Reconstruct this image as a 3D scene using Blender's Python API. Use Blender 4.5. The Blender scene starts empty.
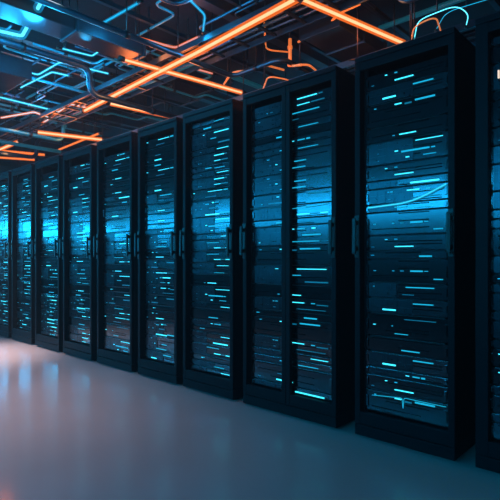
import bpy, bmesh, math, random
from mathutils import Vector, Matrix
random.seed(7)
C = bpy.context.scene.collection
F=480.0; D=2.513; HC=1.04; HZ=261.0
ANG=math.radians(42.8)
CAM=Vector((0,-D,HC))
fw=Vector((-math.sin(ANG),math.cos(ANG),0)); rt=Vector((math.cos(ANG),math.sin(ANG),0)); up=Vector((0,0,1))
CEIL=3.3
def at(px,py,z):
    d=fw+rt*((px-250)/F)+up*((HZ-py)/F)
    t=(z-HC)/d.z
    return CAM+d*t
# ------------------------------------------------------------ materials
def mat(name, col, rough=.5, metal=0, emis=None, es=0, noise=0, nscale=8, coat=0, bump=0, bscale=60, crough=.17, spec=.5):
    m=bpy.data.materials.new(name); m.use_nodes=True
    nt=m.node_tree; b=nt.nodes['Principled BSDF']
    b.inputs['Base Color'].default_value=(*col,1); b.inputs['Roughness'].default_value=rough
    b.inputs['Metallic'].default_value=metal; b.inputs['Specular IOR Level'].default_value=spec
    b.inputs['Coat Weight'].default_value=coat; b.inputs['Coat Roughness'].default_value=crough
    if emis: b.inputs['Emission Color'].default_value=(*emis,1); b.inputs['Emission Strength'].default_value=es
    tc=nt.nodes.new('ShaderNodeTexCoord')
    if noise:
        n=nt.nodes.new('ShaderNodeTexNoise'); n.inputs['Scale'].default_value=nscale; n.inputs['Detail'].default_value=5
        r=nt.nodes.new('ShaderNodeMapRange'); r.inputs['To Min'].default_value=max(.02,rough-noise); r.inputs['To Max'].default_value=min(1,rough+noise)
        nt.links.new(tc.outputs['Object'],n.inputs['Vector']); nt.links.new(n.outputs['Fac'],r.inputs['Value']); nt.links.new(r.outputs['Result'],b.inputs['Roughness'])
        mx=nt.nodes.new('ShaderNodeMix'); mx.data_type='RGBA'
        mx.inputs[6].default_value=(*[c*.7 for c in col],1); mx.inputs[7].default_value=(*[min(1,c*1.3) for c in col],1)
        nt.links.new(n.outputs['Fac'],mx.inputs[0]); nt.links.new(mx.outputs[2],b.inputs['Base Color'])
    if bump:
        n2=nt.nodes.new('ShaderNodeTexNoise'); n2.inputs['Scale'].default_value=bscale
        bp=nt.nodes.new('ShaderNodeBump'); bp.inputs['Strength'].default_value=bump; bp.inputs['Distance'].default_value=.01
        nt.links.new(tc.outputs['Object'],n2.inputs['Vector']); nt.links.new(n2.outputs['Fac'],bp.inputs['Height']); nt.links.new(bp.outputs['Normal'],b.inputs['Normal'])
    return m
def halo_mat(name,col,es,tr):  # see-through emissive skin that builds the bloom around a tube into geometry
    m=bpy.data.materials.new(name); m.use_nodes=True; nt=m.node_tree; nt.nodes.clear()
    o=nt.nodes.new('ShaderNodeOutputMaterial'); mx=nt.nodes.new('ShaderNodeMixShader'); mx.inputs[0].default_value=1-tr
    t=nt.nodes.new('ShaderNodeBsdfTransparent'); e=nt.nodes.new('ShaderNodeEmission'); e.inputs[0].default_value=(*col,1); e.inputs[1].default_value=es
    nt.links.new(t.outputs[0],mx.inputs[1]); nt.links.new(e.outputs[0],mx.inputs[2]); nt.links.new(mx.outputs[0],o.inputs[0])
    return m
M={}
M['frame']=mat('black powder coat',(.003,.004,.006),.5,0,noise=.06,nscale=20,spec=.08)
M['side']=mat('black side sheet',(.003,.004,.006),.55,0,noise=.08,spec=.08)
M['rail']=mat('rail steel',(.02,.025,.03),.4,.8)
M['handle']=mat('handle black',(.002,.002,.003),.4,0,spec=.3)
M['chassis']=mat('chassis',(.01,.015,.02),.5,.5)
M['face1']=mat('face dark',(.034,.054,.066),.18,1,noise=.02,nscale=30,coat=.6)
M['face2']=mat('face blue grey',(.05,.075,.09),.20,1,noise=.02,nscale=30,coat=.6)
M['face3']=mat('face black',(.016,.028,.036),.17,1,noise=.02,nscale=30,coat=.6)
M['bay']=mat('bay',(.028,.045,.055),.28,1,noise=.02,nscale=40)
M['slot']=mat('vent slot black',(.002,.003,.004),.7,0,spec=.05)
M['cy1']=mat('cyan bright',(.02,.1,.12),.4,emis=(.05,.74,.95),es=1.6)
M['cy2']=mat('cyan mid',(.02,.1,.12),.4,emis=(.012,.48,.75),es=.9)
M['cy3']=mat('cyan dim',(.02,.1,.12),.4,emis=(.005,.24,.42),es=.45)
M['wh']=mat('warm white led',(.1,.1,.12),.4,emis=(1,.75,.55),es=1.0)
M['neon_o']=mat('orange neon',(.3,.1,.04),.4,emis=(1,.66,.36),es=2.0)
M['neon_o2']=mat('orange neon dim',(.3,.1,.04),.4,emis=(1,.34,.10),es=.95)
M['halo_o']=halo_mat('orange glow halo',(1,.17,.02),1.15,.5)
M['halo_c']=halo_mat('cyan glow halo',(.01,.45,.9),.9,.68)
M['neon_c']=mat('cyan neon',(.02,.2,.25),.4,emis=(.12,.8,1),es=1.9)
M['neon_c2']=mat('cyan neon dim',(.02,.2,.25),.4,emis=(.01,.45,.75),es=1.0)
M['neon_c3']=mat('cyan neon faint',(.02,.2,.25),.4,emis=(.01,.4,.65),es=.4)
M['pipe_lit']=mat('teal lit pipe',(.01,.17,.24),.35,.4,emis=(.01,.3,.45),es=.12)  # cyan light on the pipe put into its tint and faint emission
M['pipe']=mat('steel pipe',(.03,.08,.12),.35,.8,noise=.1)
M['duct']=mat('duct sheet',(.010,.024,.036),.42,.6,noise=.12,nscale=4)
M['tray']=mat('tray steel',(.02,.045,.064),.4,.8)
M['cab1']=mat('cable black',(.01,.01,.012),.5)
M['cab2']=mat('cable blue',(.01,.06,.11),.45)
M['conduit_lit']=mat('orange lit conduit',(.6,.2,.08),.35,.3,emis=(1,.24,.05),es=.6)  # orange light on the conduits put in as weak emission
M['ceil']=mat('ceiling dark',(.005,.008,.012),.8,0,noise=.1,nscale=3,bump=.3,bscale=12,spec=.15)
M['beam']=mat('beam dark',(.010,.017,.025),.6,.3,noise=.1,nscale=5)
M['wall']=mat('wall dark',(.007,.010,.017),.7,0,noise=.1,nscale=2,bump=.2)
M['strip']=mat('added strip light',(.02,.2,.25),.4,emis=(.008,.50,1),es=50)
M['floor']=mat('polished floor',(.37,.27,.265),.15,0,noise=.015,nscale=.6,spec=.85)
# ------------------------------------------------------------ mesh helpers
def box(bm,x0,x1,y0,y1,z0,z1,bev=0,mi=0):
    r=bmesh.ops.create_cube(bm,size=1)
    vs=r['verts']
    for v in vs:
        v.co=Vector(((x0+x1)/2+v.co.x*(x1-x0),(y0+y1)/2+v.co.y*(y1-y0),(z0+z1)/2+v.co.z*(z1-z0)))
    if mi:
        for f in {f for v in vs for f in v.link_faces}: f.material_index=mi
    if bev:
        es={e for v in vs for e in v.link_edges}
        bmesh.ops.bevel(bm,geom=list(es),offset=bev,segments=2,affect='EDGES',profile=.6)
def fillet(pts,r):
    pts=[Vector(p) for p in pts]
    if len(pts)<3 or r<=0: return pts
    out=[pts[0]]
    for i in range(1,len(pts)-1):
        a,b,c=pts[i-1],pts[i],pts[i+1]
        rr=min(r,(a-b).length*.45,(c-b).length*.45)
        p=b+(a-b).normalized()*rr; q=b+(c-b).normalized()*rr
        for k in range(7):
            t=k/6; out.append(p*(1-t)**2+b*2*t*(1-t)+q*t*t)
    out.append(pts[-1]); return out
def tube(bm,pts,rad,n=12,fr=0):
    pts=fillet(pts,fr)
    rings=[]; prev=None
    for i,p in enumerate(pts):
        if i==0: t=pts[1]-p
        elif i==len(pts)-1: t=p-pts[i-1]
        else: t=(pts[i+1]-p).normalized()+(p-pts[i-1]).normalized()
        t.normalize()
        if prev is None:
            a=Vector((0,0,1)) if abs(t.z)<.9 else Vector((1,0,0))
            u=t.cross(a).normalized()
        else:
            u=(prev-t*prev.dot(t)).normalized()
        prev=u; w=t.cross(u)
        rings.append([bm.verts.new(p+(u*math.cos(2*math.pi*k/n)+w*math.sin(2*math.pi*k/n))*rad) for k in range(n)])
    for a,b in zip(rings,rings[1:]):
        for k in range(n):
            f=bm.faces.new((a[k],a[(k+1)%n],b[(k+1)%n],b[k])); f.smooth=True
    bm.faces.new(rings[0]); bm.faces.new(rings[-1][::-1])
def mk(name,fn,m,parent=None,kind=None,m2=None):
    bm=bmesh.new(); fn(bm); bmesh.ops.recalc_face_normals(bm,faces=bm.faces)
    me=bpy.data.meshes.new(name); bm.to_mesh(me); bm.free(); me.materials.append(m)
    if m2: me.materials.append(m2)
    o=bpy.data.objects.new(name,me); C.objects.link(o)
    if parent: o.parent=parent
    if kind: o['kind']=kind
    return o
def thing(name,label,cat,loc=(0,0,0),group=None):
    o=bpy.data.objects.new(name,None); C.objects.link(o); o.location=loc; o.empty_display_size=.1
    o['label']=label; o['category']=cat
    if group:o['group']=group
    return o
def tag(o,label,cat,group=None):
    o['label']=label;o['category']=cat
    if group:o['group']=group
    return o
def dup(root,loc,scale,label,group):
    r=root.copy(); C.objects.link(r); r.location=loc; r.scale=scale; r['label']=label; r['group']=group
    for ch in list(root.children):
        c=ch.copy(); C.objects.link(c); c.parent=r
    return r
# ------------------------------------------------------------ room
XL,XR,YF,YB=-12.0,3.0,-5.3,4.0
mk('floor',lambda b:box(b,XL,XR,YF,YB,-.1,0),M['floor'],kind='structure')
mk('ceiling',lambda b:box(b,XL,XR,YF,YB,CEIL,CEIL+.1),M['ceil'],kind='structure')
mk('wall_back',lambda b:box(b,XL,XR,YB,YB+.1,-.1,CEIL+.1),M['wall'],kind='structure')
mk('wall_front',lambda b:box(b,XL,XR,YF-.1,YF,-.1,CEIL+.1),M['wall'],kind='structure')
mk('wall_left',lambda b:box(b,XL-.1,XL,YF-.1,YB+.1,-.1,CEIL+.1),M['wall'],kind='structure')
mk('wall_right',lambda b:box(b,XR,XR+.1,YF-.1,YB+.1,-.1,CEIL+.1),M['wall'],kind='structure')
# ------------------------------------------------------------ cabinets
HR=2.24; PL=.1
ORD=['topmost','second','third','fourth','fifth','sixth','seventh','eighth','ninth','tenth','eleventh','twelfth','thirteenth','fourteenth','fifteenth','sixteenth','seventeenth','eighteenth','nineteenth','twentieth','twenty-first','twenty-second','twenty-third','twenty-fourth','twenty-fifth','twenty-sixth','twenty-seventh','twenty-eighth','twenty-ninth','thirtieth','thirty-first','thirty-second','thirty-third','thirty-fourth','thirty-fifth','thirty-sixth']
CABS=[ # s_left, s_right, phrase, double
 (.80,.13,'cabinet cut off by the right picture edge',0),
 (1.479,.90,'nearest fully visible cabinet',0),
 (2.397,1.61,'wide double-door cabinet',1),
 (3.078,2.50,'first cabinet left of the double-door one',0),
 (3.72,3.16,'second cabinet left of the double-door one',0),
 (4.442,3.82,'third cabinet left of the double-door one',0),
 (5.177,4.55,'fourth cabinet left of the double-door one',0),
 (5.90,5.27,'fifth cabinet left of the double-door one',0),
 (6.62,6.0,'sixth cabinet left of the double-door one',0),
 (7.34,6.72,'seventh cabinet left of the double-door one',0),
]
CLAB={0:'black server cabinet cut off by the right edge of the picture',
 1:'large black server cabinet, nearest one wholly in view',
 2:'wide black server cabinet with two narrow doors and a centre post',
 3:'black server cabinet directly left of the wide double-door one',
}
def door(parent,x0,x1,hl,hr,sl=.034):
    z0,z1=PL-.02,HR-.03; st=.034
    def fr(b):
        box(b,x0,x0+sl,0,.03,z0,z1,.004); box(b,x1-st,x1,0,.03,z0,z1,.004)
        box(b,x0+sl-.002,x1-st+.002,.002,.028,z1-.05,z1-.002,.004); box(b,x0+sl-.002,x1-st+.002,.002,.028,z0+.002,z0+.075,.004)
    d=mk('door',fr,M['frame'],parent)
    for flag,x in((hl,x0+st*.5),(hr,x1-st*.5)):
        if flag:
            def hd(b,x=x):
                box(b,x-.015,x+.015,-.008,.0005,1.06,1.31,.003)
                box(b,x-.011,x+.011,-.044,-.030,1.08,1.29,.005)
                box(b,x-.009,x+.009,-.034,-.006,1.10,1.125,.002); box(b,x-.009,x+.009,-.034,-.006,1.25,1.275,.002)
            mk('handle',hd,M['handle'],d)
    return d
def cabinet(i,sl,sr,dbl):
    w=sl-sr
    lab=CLAB.get(i) or 'black server cabinet, '+ORD[i-2]+' to the left of the wide double-door one'
    c=thing('server_cabinet',lab,'server cabinet',(-sl,0,0),'server cabinets in the long row')
    mk('side_panel',lambda b:box(b,0,.028,.031,1.0,PL,HR-.03,.003),M['side'],c)
    mk('side_panel',lambda b:box(b,w-.028,w,.031,1.0,PL,HR-.03,.003),M['side'],c)
    mk('back_panel',lambda b:box(b,.028,w-.028,.98,1.0,PL,HR-.03),M['side'],c)
    def top(b):
        box(b,0,w,-.004,1.0,HR-.03,HR,.004)
        box(b,.06,w-.06,.2,.8,HR-.001,HR+.03,.006)
    mk('top_panel',top,M['frame'],c)
    def base(b):
        box(b,.0,w,.031,1.0,.015,PL,.004)
        box(b,.0,w,.0,.033,.015,PL-.022,.003)
    mk('base_plinth',base,M['frame'],c)
    for x in(.05,w-.05):
        for y in(.08,.92):
            def ft(b,x=x,y=y):
                bmesh.ops.create_cone(b,cap_ends=True,segments=16,radius1=.028,radius2=.02,depth=.018,matrix=Matrix.Translation((x,y,.009)))
            mk('foot',ft,M['handle'],c)
    for x in(.028,w-.028-.018):
        mk('mounting_rail',lambda b:box(b,x,x+.018,.06,.08,PL,HR-.03),M['rail'],c)
    if dbl:
        m=w/2
        door(c,.0,m-.001,1,0); door(c,m+.001,w,0,1)
    elif i==0:
        d=door(c,0,w,0,1,sl=.06)
        mk('lamp_bar',lambda b:box(b,.096,.104,.022,.031,1.93,1.97,.002),M['wh'],d)
    else: door(c,0,w,1,1)
    return c
# server prototypes ------------------------------------------------
SW=.47
def server_proto(h,var,rs):
    rnd=random.Random(rs)
    r=bpy.data.objects.new('server_unit',None); C.objects.link(r); r.empty_display_size=.05
    r['category']='server'
    mk('chassis',lambda b:box(b,.016,SW-.016,.012,.72,.001,h-.001),M['chassis'],r)
    fm=[M['face1'],M['face2'],M['face3'],M['face1'],M['face3']][var%5]
    rows=max(1,round(h/.043))
    rh=(h-.006)/rows
    def face(b):
        box(b,-.006,SW+.006,.0,.012,.004,h-.004,.001)
        box(b,-.002,.010,-.008,.001,h*.25,h*.75,.002); box(b,SW-.010,SW+.002,-.008,.001,h*.25,h*.75,.002)
        for q in range(rows):
            zz=.003+rh*(q+.5)+rnd.choice([-1,1])*rh*.3
            a=rnd.choice([.03,SW*.25,SW*.42]); e=rnd.choice([SW*.95,SW*.8,SW*.7])
            box(b,a,e,-.0008,.002,zz-.0028,zz+.0028,mi=1)
    mk('faceplate',face,fm,r,m2=M['slot'])
    if var%5 in(0,1,3):
        n=[5,3,0,8,0][var%5]
        x0,x1=(.016,SW*.40) if var%2==0 else (.016,SW*.6)
        def bays(b):
            box(b,x0-.002,x1+.002,-.0015,.002,.005,h-.005)
            for q in range(rows):
                for k in range(n):
                    if rnd.random()<.2: continue
                    a=x0+(x1-x0)*k/n+.002; e=x0+(x1-x0)*(k+1)/n-.002
                    zz=.003+rh*q
                    box(b,a,e,-.004,.001,zz+.005,zz+rh-.005)
        mk('drive_bays',bays,M['bay'],r)
    busy=[1,.9,.25,1,.6,1,.75,.5,1,.8][var]
    pal=['cy1','cy1','cy2','cy2','cy3'] if busy>.8 else ['cy1','cy2','cy2','cy3']
    for q in range(rows):
        z=.003+rh*(q+.5)
        segs=[]
        if rnd.random()<busy:
            if rnd.random()<.65:
                a=SW*rnd.choice([.38,.45,.52,.6])
                while a<SW*.9 and len(segs)<3:
                    L=rnd.choice([.02,.04,.07,.11,.16]); L=min(L,SW*.96-a)
                    if rnd.random()<.88 and L>.01: segs.append((a,L,rnd.choice([0,0,0,-.008])))
                    a+=L+rnd.choice([.01,.02,.04])
            else:
                a=rnd.uniform(SW*.35,SW*.7); segs.append((a,min(rnd.uniform(.06,.18),SW*.96-a),0))
        elif rnd.random()<.25:
            a=rnd.uniform(.03,SW*.4); segs.append((a,rnd.uniform(.03,.10),0))
        for a,L,dz in segs:
            t=rnd.choice([.0018,.0028,.0042])
            mk('light_bar',lambda b:box(b,a,a+L,-.009,-.003,z+dz-t,z+dz+t,.0008),M[rnd.choice(pal)],r)
        for k in range(rnd.choice([0,0,0,1,1,2])):
            x=rnd.uniform(.03,SW*.4); zz=z
            mk('status_light',lambda b:box(b,x,x+rnd.uniform(.006,.018),-.009,-.003,zz-.002,zz+.002,.0006),M[rnd.choice(['cy1','cy2','cy3','cy2'])],r)
    return r
HS=[.046,.089,.132]
NV=10
PRO={hi:[server_proto(HS[hi],v,hi*20+v+3) for v in range(NV)] for hi in range(3)}
USED=set()
KW={0:'slim',1:'medium-height',2:'tall'}
for i,(sl,sr,ph,dbl) in enumerate(CABS):
    cabinet(i,sl,sr,dbl)
    w=sl-sr
    z=PL+.055; stack=[]
    while True:
        hi=random.choices([0,1,2],[.28,.47,.25])[0]
        if z+HS[hi]>HR-.07: break
        stack.append((z,hi)); z+=HS[hi]+.001
    n=len(stack)
    sc=(w-.112)/SW
    for k,(z,hi) in enumerate(stack):
        o=n-1-k; v=random.randrange(NV)
        first='topmost' if o==0 else ORD[o]
        lab=f"{first} server {'' if o==0 else 'down '}in the {ph}"
        if i in(1,2): lab=f"{KW[hi]} {lab}"
        loc=(-sl+.056,.044,z); g='server units stacked inside the cabinets'
        if (hi,v) not in USED:
            USED.add((hi,v)); p=PRO[hi][v]; p.location=loc; p.scale=(sc,1,1); p['label']=lab; p['group']=g
        else: dup(PRO[hi][v],loc,(sc,1,1),lab,g)
for hi in PRO:
    for v,p in enumerate(PRO[hi]):
        if (hi,v) not in USED:
            for ch in list(p.children): bpy.data.objects.remove(ch)
            bpy.data.objects.remove(p)
def cable(pts,rad,m,lab,cat='cable',group=None,fr=.04,name='cable'):  # also builds the glare streaks, which are not cables
    return tag(mk(name,lambda b:tube(b,pts,rad,8,fr),m),lab,cat,group)
def pl(px,py,y=.03):   # point on the vertical plane just behind the doors
    d=fw+rt*((px-250)/F)+up*((HZ-py)/F); t=(y-CAM.y)/d.y; return CAM+d*t
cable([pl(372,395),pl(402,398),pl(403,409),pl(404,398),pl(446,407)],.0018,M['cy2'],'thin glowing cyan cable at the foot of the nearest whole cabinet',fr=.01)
GG='glare streaks on the cabinets, modelled as glowing strands'  # reflected glare on the cabinets, modelled as glowing strands
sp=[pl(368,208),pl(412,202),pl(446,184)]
s=cable(sp,.0026,M['cy1'],'cyan glare streak modelled as a strand, rising right across the nearest whole cabinet',group=GG,fr=.3)
mk('glow_halo',lambda b:tube(b,sp,.008,12,.3),M['halo_c'],s)  # soft edge of the glare, as a second glowing tube
cable([pl(296,208),pl(312,206),pl(328,203)],.0018,M['cy2'],'short glare streak modelled as a strand across the right leaf of the double-door cabinet',group=GG,fr=.03)
cable([pl(250,209),pl(268,208),pl(284,206)],.0014,M['cy3'],'faint glare streak modelled as a strand across the left leaf of the double-door cabinet',group=GG,fr=.03)
# ------------------------------------------------------------ ceiling
def hanger(parent,p,z=CEIL,r=.005):
    mk('hanger_rod',lambda b:tube(b,[(p[0],p[1],p[2]),(p[0],p[1],z)],r,8),M['rail'],parent)
def neon(px,z,rad,m,label,group,name='neon_tube',fr=0,hang=True,spill=None,halo=True):
    pts=[at(a,b,z) for a,b in px]
    t=thing(name,label,'neon light',pts[0],group)
    o=pts[0]; L=[p-o for p in pts]
    mk('glowing_tube',lambda b:tube(b,L,rad*.5,14,fr),m,t)
    if halo:
        sm=M['halo_o'] if 'orange' in label else M['halo_c']
        mk('glow_halo',lambda b:tube(b,L,rad*1.35,16,fr),sm,t)  # outer tube gives the bloom around the neon a shape
    for p,q in((L[0],L[1]),(L[-1],L[-2])):
        d=(q-p).normalized()
        mk('end_cap',lambda b:tube(b,[p-d*.03,p+d*.02],rad*1.4,14),M['handle'],t)
    if hang:
        for p,q in((L[0],L[1]),(L[-1],L[-2])):
            h=p+(q-p)*.12
            hanger(t,h+Vector((0,0,rad*.5)),z=CEIL-o.z)
    if spill:
        for p,q in zip(pts,pts[1:]):
            l=bpy.data.lights.new('neon_spill','POINT'); l.energy=spill; l.color=(1,.20,.05) if 'orange' in label else (.02,.5,1); l.shadow_soft_size=.08
            lo=bpy.data.objects.new('neon_spill',l); C.objects.link(lo); lo.location=(p+q)/2+Vector((0,0,-.12))
    return t
GO='orange neon tubes under the ceiling'; GC='cyan neon tubes under the ceiling'
NZ=2.75
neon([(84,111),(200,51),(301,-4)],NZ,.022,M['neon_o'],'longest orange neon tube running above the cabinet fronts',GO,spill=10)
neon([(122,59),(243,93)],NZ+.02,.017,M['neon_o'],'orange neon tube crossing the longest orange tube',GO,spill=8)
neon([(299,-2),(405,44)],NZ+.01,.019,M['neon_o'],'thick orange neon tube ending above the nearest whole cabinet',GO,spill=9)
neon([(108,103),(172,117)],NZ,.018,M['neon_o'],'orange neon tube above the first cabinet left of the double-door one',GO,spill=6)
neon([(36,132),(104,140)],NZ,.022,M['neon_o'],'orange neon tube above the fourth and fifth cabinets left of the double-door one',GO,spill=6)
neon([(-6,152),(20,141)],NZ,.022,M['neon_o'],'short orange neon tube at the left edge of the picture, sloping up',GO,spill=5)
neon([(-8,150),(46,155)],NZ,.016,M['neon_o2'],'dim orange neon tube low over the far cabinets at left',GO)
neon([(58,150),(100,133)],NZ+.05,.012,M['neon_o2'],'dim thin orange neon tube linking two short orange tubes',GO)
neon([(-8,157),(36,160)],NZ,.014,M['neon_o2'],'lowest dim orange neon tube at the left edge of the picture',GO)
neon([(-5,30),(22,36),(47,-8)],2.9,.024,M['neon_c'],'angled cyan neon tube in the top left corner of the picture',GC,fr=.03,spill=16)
neon([(414,40),(418,20),(456,5),(469,14),(466,26)],2.6,.006,M['neon_c'],'bent cyan neon tube looping above the nearest whole cabinet',GC,fr=.08,halo=False)
neon([(436,30),(446,12),(506,-6)],2.62,.004,M['neon_c2'],'thin cyan neon line sweeping to the top right corner of the picture',GC,fr=.08,halo=False)
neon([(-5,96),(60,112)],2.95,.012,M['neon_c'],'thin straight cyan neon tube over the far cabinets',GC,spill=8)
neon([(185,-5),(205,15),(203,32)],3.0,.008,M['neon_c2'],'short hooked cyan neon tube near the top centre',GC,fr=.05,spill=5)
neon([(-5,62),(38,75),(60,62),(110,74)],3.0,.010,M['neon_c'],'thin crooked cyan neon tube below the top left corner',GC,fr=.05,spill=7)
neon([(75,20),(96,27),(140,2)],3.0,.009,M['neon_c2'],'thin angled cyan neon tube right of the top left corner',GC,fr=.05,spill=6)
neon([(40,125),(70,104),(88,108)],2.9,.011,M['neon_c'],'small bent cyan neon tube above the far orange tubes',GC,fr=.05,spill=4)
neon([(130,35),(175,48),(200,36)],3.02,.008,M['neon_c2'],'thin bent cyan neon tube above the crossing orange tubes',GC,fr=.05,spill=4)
neon([(340,12),(372,-4)],2.95,.006,M['neon_c2'],'short thin cyan neon tube right of the thick orange tube',GC,halo=False)
neon([(352,60),(400,52),(412,40)],2.55,.004,M['neon_c3'],'thin cyan neon line low over the nearest whole cabinet',GC,fr=.05,halo=False)
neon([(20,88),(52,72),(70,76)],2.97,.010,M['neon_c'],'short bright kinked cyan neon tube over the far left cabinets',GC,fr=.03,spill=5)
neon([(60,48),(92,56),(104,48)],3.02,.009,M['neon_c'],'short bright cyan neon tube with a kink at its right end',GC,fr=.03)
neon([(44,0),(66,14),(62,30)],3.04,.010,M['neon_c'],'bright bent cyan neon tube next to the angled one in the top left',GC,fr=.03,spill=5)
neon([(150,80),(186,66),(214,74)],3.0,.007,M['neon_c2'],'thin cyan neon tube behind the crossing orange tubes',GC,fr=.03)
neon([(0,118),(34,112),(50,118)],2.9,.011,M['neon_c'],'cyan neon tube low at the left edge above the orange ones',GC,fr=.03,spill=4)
def conduit(px,z,rad,m,label,fr=.08,name='bent_conduit',cat='pipe',group='bent orange-lit conduits'):
    pts=[at(a,b,z) for a,b in px]
    o=pts[0]; t=thing(name,label,cat,o,group); L=[p-o for p in pts]
    mk('pipe_run',lambda b:tube(b,L,rad,12,fr),m,t)
    p=L[0]; q=L[1]; d=(q-p).normalized(); mid=(p+q)/2
    mk('coupling',lambda b:tube(b,[mid-d*.015,mid+d*.015],rad*1.25,12),m,t)
    hanger(t,mid,CEIL-o.z)
    return t
conduit([(224,84),(232,72),(252,70),(262,64),(284,70)],2.8,.009,M['conduit_lit'],'orange-lit conduit curving down to the left of the upright orange fitting')
conduit([(292,66),(308,64),(318,72),(318,84)],2.72,.009,M['conduit_lit'],'orange-lit conduit hooking down right of the upright orange fitting')
conduit([(262,92),(268,76),(290,80),(296,90)],2.6,.006,M['conduit_lit'],'thin orange-lit conduit arching low over the double-door cabinet top')
conduit([(298,42),(322,32),(338,14),(360,4)],2.9,.009,M['conduit_lit'],'orange-lit conduit running behind the thick orange neon tube')
conduit([(264,20),(266,50),(288,52)],2.95,.007,M['conduit_lit'],'thin orange-lit conduit with a right-angle bend near the top centre')
conduit([(410,46),(414,26),(436,16),(441,32)],2.6,.005,M['conduit_lit'],'thin orange-lit conduit hooked above the nearest whole cabinet')
p0=at(290,66,2.76)
t=thing('pipe_fitting','upright orange pipe fitting with collars above the double-door cabinet','pipe fitting',p0)
mk('stem',lambda b:tube(b,[(0,0,0),(0,0,.24)],.015,16),M['conduit_lit'],t)
mk('collar',lambda b:tube(b,[(0,0,.0),(0,0,.03)],.023,16),M['conduit_lit'],t)
mk('collar',lambda b:tube(b,[(0,0,.15),(0,0,.175)],.022,16),M['conduit_lit'],t)
hanger(t,(0,0,.23),CEIL-p0.z)
for k,x in enumerate([-10.2,-8.4,-6.6,-4.8,-3.0,-1.2,.6]):
    mk('trim_%d'%(k+1),lambda b:box(b,x-.05,x+.05,YF,YB,CEIL-.12,CEIL,.004),M['beam'],kind='structure')
def duct(x0,x1,y0,y1,z0,z1,label,axis='x'):
    t=thing('air_duct',label,'air duct',(x0,y0,z0),'sheet metal air ducts')
    w,d,h=x1-x0,y1-y0,z1-z0
    mk('duct_body',lambda b:box(b,0,w,0,d,0,h,.008),M['duct'],t)
    L=w if axis=='x' else d
    n=max(2,int(L/.6))
    for k in range(n+1):
        p=k*L/n
        if axis=='x': mk('flange',lambda b:box(b,p-.012,p+.012,-.015,d+.015,-.015,h+.015,.003),M['tray'],t)
        else: mk('flange',lambda b:box(b,-.015,w+.015,p-.012,p+.012,-.015,h+.015,.003),M['tray'],t)
    for p in(L*.2,L*.5,L*.8):
        hanger(t,(p,d/2,h) if axis=='x' else (w/2,p,h),CEIL-z0)
duct(-9.6,-4.7,-.82,-.56,2.8,2.94,'sheet metal air duct along the aisle side of the ceiling')
duct(-5.9,-5.5,2.2,3.6,2.85,2.96,'sheet metal cross duct above the middle cabinets','y')
duct(-10,-1.0,1.5,1.95,2.54,2.78,'sheet metal air duct along the back of the cabinet row')
duct(-2.35,-2.0,.65,1.4,2.85,2.96,'small sheet metal cross duct above the double-door cabinet','y')
duct(-3.8,-3.55,-1.3,-.05,2.85,2.96,'flat sheet metal cross duct hanging over the aisle','y')
def tray(x0,x1,y,wd,z,label):
    t=thing('cable_tray',label,'cable tray',(x0,y,z),'ladder cable trays')
    L=x1-x0
    for yy in(0,wd): mk('side_rail',lambda b:box(b,0,L,yy-.008,yy+.008,0,.05,.002),M['tray'],t)
    n=int(L/.3)
    for k in range(n): mk('rung',lambda b:box(b,.1+k*.3-.012,.1+k*.3+.012,.008,wd-.008,.006,.022),M['tray'],t)
    for p in(L*.1,L*.37,L*.63,L*.9):
        for yy in(0,wd): hanger(t,(p,yy,.05),CEIL-z)
    return t
tray(-9.5,.3,.15,.35,2.86,'ladder cable tray running above the cabinet fronts')
tray(-9.5,.5,.85,.3,2.6,'ladder cable tray running low behind the cabinet fronts')
cn=['thick black cable','thin black cable','blue cable','thin blue cable']
for ty,tz,tl in((.15,2.883,'front'),(.85,2.623,'rear')):
    for k in range(4):
        rr=[.016,.01,.013,.009][k]; yy=ty+.05+k*.07; L=[]
        for q in range(34):
            L.append((-9.4+q*.29,yy+random.uniform(-.008,.008),tz+rr))
        cable(L,rr,M['cab1'] if k<2 else M['cab2'],f"{cn[k]} lying along the {'upper ladder tray over the cabinet fronts' if tl=='front' else 'lower ladder tray behind the cabinet fronts'}",group='cables in the trays',fr=0)
def wpipe(pts,rad,m,label,fr=.12,name='ceiling_pipe',group='pipes under the ceiling',step=1.6):
    o=Vector(pts[0]); t=thing(name,label,'pipe',o,group); L=[Vector(p)-o for p in pts]
    mk('pipe_run',lambda b:tube(b,L,rad,12,fr),m,t)
    for p,q in zip(L,L[1:]):
        d=(q-p)
        if d.length<.5: continue
        dn=d.normalized(); n=max(1,int(d.length/step))
        for k in range(n):
            c=p+d*((k+.5)/n)
            mk('pipe_clamp',lambda b:tube(b,[c-dn*.02,c+dn*.02],rad*1.3,12),M['rail'],t)
            if abs(dn.z)<.5: hanger(t,c,CEIL-o.z)
    return t
wpipe([(-10,-1.4,2.95),(-4.4,-1.4,2.95),(-4.4,-.1,2.95),(-4.4,-.1,2.7),(-4.4,1.4,2.7)],.03,M['pipe'],'steel pipe turning across the aisle above the third cabinet left')
wpipe([(-10,-1.15,2.75),(-5.0,-1.15,2.75),(-5.0,-1.15,3.05),(-1,-1.15,3.05)],.022,M['pipe_lit'],'teal-lit pipe stepping up along the aisle ceiling')
wpipe([(-9,-.3,2.7),(-6.4,-.3,2.7),(-6.4,.6,2.7),(-6.4,.6,3.0),(-3.6,.6,3.0),(-3.6,3.4,3.0)],.026,M['pipe_lit'],'teal-lit pipe zigzagging above the far cabinets')
wpipe([(-3.2,-1.6,2.78),(-3.2,.7,2.78),(-2.6,.7,2.78),(-2.6,1.2,2.78)],.022,M['pipe'],'steel pipe jogging sideways above the cabinets near the double-door one')
wpipe([(-8,2.1,2.75),(-1.2,2.1,2.75),(-1.2,2.1,3.05),(-1.2,3.3,3.05)],.04,M['pipe'],'thick steel pipe behind the cabinet row')
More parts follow.
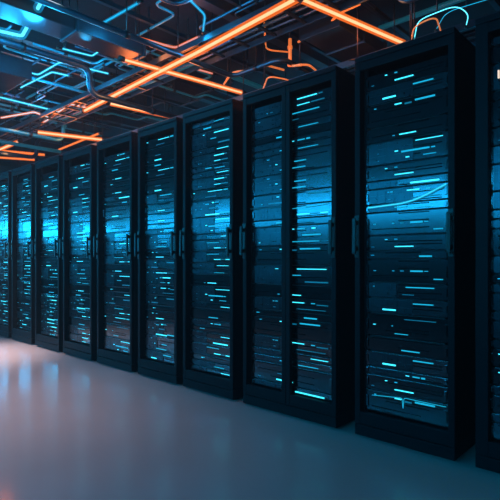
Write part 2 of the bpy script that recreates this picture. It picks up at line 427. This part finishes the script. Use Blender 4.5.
wpipe([(-1.5,-.6,3.05),(-1.5,.6,3.05),(-1.5,.6,2.8),(-.9,.6,2.8),(-.9,1.3,2.8)],.018,M['pipe'],'thin steel pipe over the nearest cabinets')
wpipe([(-6.9,-1.5,2.66),(-6.9,.8,2.66)],.026,M['pipe_lit'],'straight teal-lit cross pipe over the far cabinets')
wpipe([(-3.9,-1.3,3.1),(-3.9,-.35,3.1),(-4.2,-.35,3.1),(-4.2,.5,3.1),(-4.9,.5,3.1)],.018,M['pipe_lit'],'thin teal-lit pipe with several bends above the third cabinet')
wpipe([(-5.3,-1.7,2.99),(-2.9,-1.7,2.99),(-2.9,-.2,2.99),(-2.3,-.2,2.99)],.018,M['pipe'],'thin steel pipe with square bends over the aisle')
wpipe([(-7.6,-1.5,2.66),(-7.6,.75,2.66),(-7.6,.75,2.97),(-7.6,3,2.97)],.03,M['pipe'],'steel cross pipe farthest along the row')
wpipe([(-5.15,-1.6,2.98),(-5.15,3,2.98)],.016,M['pipe_lit'],'thin straight teal-lit cross pipe over the fourth cabinet left')
wpipe([(-1.9,1.1,2.95),(-.3,1.1,2.95),(-.3,2.6,2.95)],.02,M['pipe_lit'],'teal-lit pipe behind the double-door cabinet')
rr=random.Random(21)
for k in range(26):
    z=2.985+.0058*k
    if k%2==0:
        x=rr.uniform(-8.5,-3); y=rr.uniform(-1.6,1.4); pts=[(x,y,z)]
        for s in range(rr.choice([2,3])):
            x+=rr.uniform(.4,1.1); pts.append((x,y,z)); y+=rr.choice([-1,1])*rr.uniform(.12,.28); pts.append((x,y,z))
        pts.append((x+rr.uniform(.3,1),y,z)); 
    else:
        x=rr.uniform(-7.5,-1.2); y=rr.uniform(-1.7,.2); pts=[(x,y,z)]
        for s in range(rr.choice([1,2,3])):
            y+=rr.uniform(.3,.9); pts.append((x,y,z)); x+=rr.choice([-1,1])*rr.uniform(.12,.28); pts.append((x,y,z))
        pts.append((x,y+rr.uniform(.3,1),z))
    wpipe(pts,rr.choice([.008,.011,.014]),M[rr.choice(['pipe','pipe_lit','pipe_lit','cab2'])],'thin square-bent conduit in the tangle under the dark ceiling',fr=.06,name='thin_conduit',group='thin bent conduits tangled under the ceiling',step=2.5)
for k in range(12):
    x=-9+k*.78
    t=thing('strut_channel','narrow steel strut hung crosswise above the pipes and trays','strut',(x,-1.5,3.14),'cross struts under the ceiling')
    def st(b):
        box(b,-.018,.018,0,4.4,0,.006); box(b,-.018,-.013,0,4.4,.004,.036); box(b,.013,.018,0,4.4,.004,.036)
    mk('channel',st,M['tray'],t)
    for yy in(.3,2.2,4.1): hanger(t,(0,yy,0),CEIL-3.14)
# ------------------------------------------------------------ added light strips, out of view
s=thing('added_light_strip','added cyan light strip on the unseen wall facing the cabinets','added light',(-11.9,YF,1.84))  # put here so its reflection makes the cyan band on the servers
mk('added_strip_housing',lambda b:box(b,0,13,0,.04,-.02,.42,.005),M['frame'],s)
mk('added_strip_diffuser',lambda b:box(b,.03,12.97,.041,.05,.1,.30),M['strip'],s)
s=thing('added_light_strip','added cyan light strip on the far end wall of the aisle','added light',(XL,-5.0,1.6))  # out of view, added to reflect in the farther cabinets
mk('added_strip_housing',lambda b:box(b,0,.04,0,4.6,-.02,.42,.005),M['frame'],s)
mk('added_strip_diffuser',lambda b:box(b,.041,.05,.03,4.57,.1,.30),M['strip'],s)
# ------------------------------------------------------------ lamps
def area(name,loc,rot,sx,sy,col,pw,spread=180):
    l=bpy.data.lights.new(name,'AREA'); l.shape='RECTANGLE'; l.size=sx; l.size_y=sy; l.color=col; l.energy=pw; l.spread=math.radians(spread)
    o=bpy.data.objects.new(name,l); C.objects.link(o); o.location=loc; o.rotation_euler=rot; return o
area('aisle_fill',(-5.5,-2.2,2.2),(math.pi,0,0),6,.6,(.02,.55,1),170)  # blue light added out of view to brighten the ducts
area('back_fill',(-5,2.6,2.2),(math.pi,0,0),7,.6,(.02,.5,.9),70)  # second added light, brightens the ceiling behind the row
area('floor_warm_fill',(-4.7,-1.5,2.9),(0,0,0),3.6,1.0,(1,.76,.70),30,spread=70)  # added fill, offsets the cyan cast on the floor
def spot(name,loc,ang,col,pw):
    l=bpy.data.lights.new(name,'SPOT'); l.spot_size=math.radians(ang); l.spot_blend=1; l.color=col; l.energy=pw; l.shadow_soft_size=.3
    o=bpy.data.objects.new(name,l); C.objects.link(o); o.location=loc; return o
spot('far_floor_spot',(-5.9,-.85,2.65),52,(1,.9,.92),950)
w=bpy.data.worlds.new('World'); bpy.context.scene.world=w; w.use_nodes=True
w.node_tree.nodes['Background'].inputs[0].default_value=(.01,.02,.04,1)
v=w.node_tree.nodes.new('ShaderNodeVolumeScatter'); v.inputs['Density'].default_value=.006; v.inputs['Anisotropy'].default_value=.3
w.node_tree.links.new(v.outputs[0],w.node_tree.nodes['World Output'].inputs['Volume'])
bpy.context.scene.view_settings.view_transform='Standard'
cd=bpy.data.cameras.new('Camera'); cam=bpy.data.objects.new('Camera',cd); C.objects.link(cam)
cam.location=CAM; cam.rotation_euler=(math.pi/2,0,ANG); cd.sensor_width=36; cd.lens=F/500*36; cd.shift_y=(HZ-250)/500
bpy.context.scene.camera=cam
